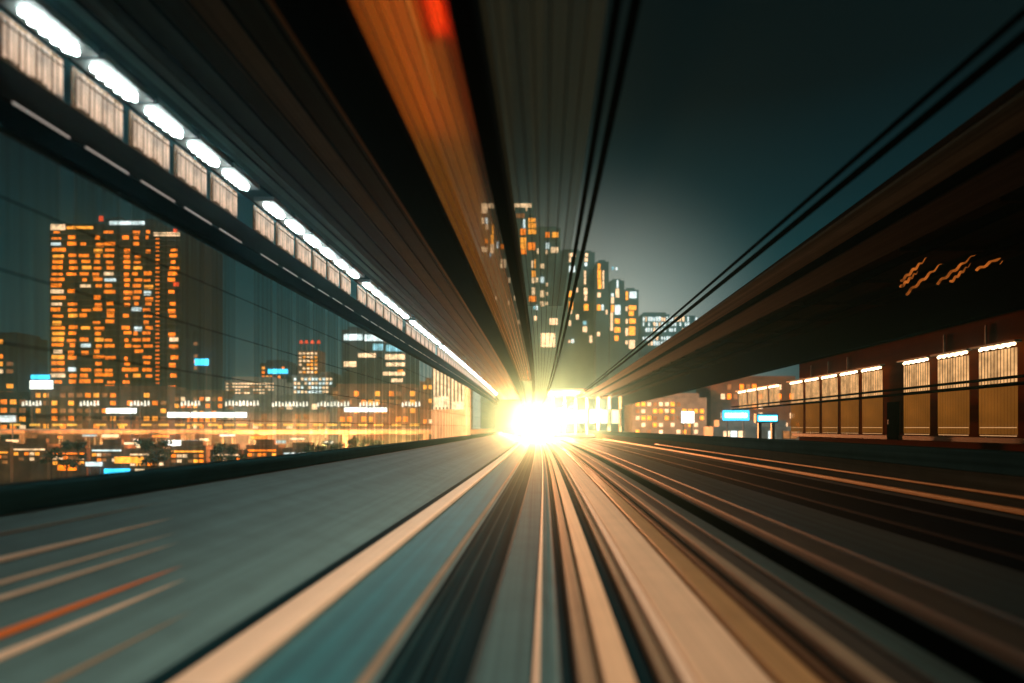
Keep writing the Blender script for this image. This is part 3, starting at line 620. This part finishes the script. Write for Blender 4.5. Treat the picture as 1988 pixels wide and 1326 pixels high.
def tree(lab, x, y, h_, seed):
    r = random.Random(seed); t = thing('street_tree', lab, 'tree', (x, y, 0), 'trees along the street below')
    tk = MB().cyl(0, 0, 0, h_*.5, .28, .16)
    for k in range(6):
        a = k*1.05; tk.tube([(0, 0, h_*.38), (math.cos(a)*h_*.12, math.sin(a)*h_*.12, h_*.55), (math.cos(a)*h_*.25, math.sin(a)*h_*.25, h_*.75)], .07, 5)
    tk.build('trunk', BRWN, t); cr = MB()
    cl = [(r.gauss(0, h_*.17), r.gauss(0, h_*.17), h_*r.uniform(.5, .98)) for _ in range(16)]
    for _ in range(900):
        q = r.choice(cl); p = Vector(q)+Vector((r.gauss(0, .6), r.gauss(0, .6), r.gauss(0, .5))); u = Vector((r.gauss(0, 1), r.gauss(0, 1), r.gauss(0, 1))).normalized()*.24
        v = u.cross(Vector((r.gauss(0, 1), r.gauss(0, 1), 1))).normalized()*.2; cr.quad(p-u-v, p+u-v, p+u+v, p-u+v)
    cr.build('crown', LEAF, t)
for i, px in enumerate((585, 622, 655, 692, 735, 430, 300, 130)):
    Y = 150+(i % 3)*4
    tree('dark leafy street tree, %s' % ['near the right end of the street', 'with a broad crown by the parking building', 'with low crown under ribbon window office', 'beside the low orange brick block', 'rightmost before the glare', 'below the beige parking building', 'below the big tower, right side', 'below the big tower, left side'][i], (px-1040)/F*Y, Y, 10.5+(i*1.7) % 2.6, 60+i)
# ------------------------------------------------------------------ right-hand far city
block('apartment_block', 'dim low block behind the cyan signs on the right', 200, 1380, 1560, 738, BROWNW, grid(1385, 1555, 742, 835, 14, 5, [W_DIM, W_PE, W_OR], .35, seed=20))
block('shop_building', 'pale low building with small lights left of cyan signs', 190, 1228, 1372, 772, GREYW, grid(1232, 1368, 778, 845, 12, 5, [W_PE, W_DIM, W_AM], .6, seed=21))
block('shop_building', 'white lit low shop strip under the cyan signs', 135, 1385, 1550, 828, GREYW, grid(1388, 1548, 832, 856, 11, 1, [W_PE, W_WH, W_DIM], .7, .8, .6, seed=22), 8)
# ------------------------------------------------------------------ far station and oncoming train at the vanishing point
ft = thing('station_platform', 'far brightly lit station right of the glare', 'station', (0, 0, 0))
sweep(rect(3.0, 22, 9.2-.6, 9.2), 136, 166).build('roof', plain('roof_cream', (.6, .52, .36)), ft)
sweep(rect(2.2, 22, -2.2, -1.6), 136, 166).build('platform', GREYW, ft)
for k in range(7):
    x = 4+k*2.7; MB().box(x, x+.5, 137, 137.5, CZ-1.6, CZ+8.55).build('column', plain('roof_cream', (.6, .52, .36)), ft)
for k in range(6):
    x = 4.8+k*2.7; MB().box(x, x+1.6, 136.3, 136.6, CZ+1.0, CZ+4.2).build('lit_panel', glow('panel_cream', (1, .80, .45), 1.6), ft)
for x_, p_ in ((7.5, 9e4), (14.5, 7e4)):
    light('platform_light', 'POINT', (x_, 134.5, CZ+3.4), p_*.38, (1, .40, .19), ft, .5)  # added ahead of the lit station, its glow veils the tower bases
tr = thing('train', 'oncoming train with dazzling headlights at the vanishing point', 'train', (0, 142, CZ+H))
bd = MB(); pr = [(-1.25, .5), (1.25, .5), (1.3, 1.5), (1.2, 3.0), (.8, 3.45), (-.8, 3.45), (-1.2, 3.0), (-1.3, 1.5)]
for yy, q in ((0, .88), (.8, 1), (24, 1)):
    for p in pr: bd.v.append((p[0]*q, yy, .5+(p[1]-.5)*q))
n = 8
for i in range(2):
    for k in range(n): bd.f.append((i*n+k, i*n+(k+1) % n, (i+1)*n+(k+1) % n, (i+1)*n+k))
bd.f.append(tuple(range(n))[::-1]); bd.f.append(tuple(range(16, 24))); bd.build('body', plain('train_white', (.6, .6, .58), .3, .5), tr)
MB().box(-.95, .95, -.06, -.003, 1.75, 2.8).build('windscreen', plain('car_glass', (.02, .02, .025), .1, .8), tr)
for x in (-.75, .75):
    MB().cyl(0, 0, 0, .1, .24, .24, 16).build('headlight', glow('headlight', (1, .9, .7), 80), tr).location = (x, -.02, 1.25)
    tr.children[-1].rotation_euler = (math.radians(90), 0, 0)
light('headlight_beam', 'POINT', (-.3, -2.5, 3.5), 5.0e5, (1, .32, .105), tr, .4)
# ------------------------------------------------------------------ haze
hz = MB().box(-420, 420, -12, 440, -1, 140).build('haze', bpy.data.materials.new('haze'))
hm = hz.data.materials[0]; hm.use_nodes = True; hn = hm.node_tree; hn.nodes.clear()
ho = hn.nodes.new('ShaderNodeOutputMaterial'); hv = hn.nodes.new('ShaderNodeVolumePrincipled')
hv.inputs['Color'].default_value = (.30, .82, .92, 1); hv.inputs['Density'].default_value = .0013; hv.inputs['Anisotropy'].default_value = .93
hn.links.new(hv.outputs[0], ho.inputs['Volume'])
tag(hz, kind='stuff')
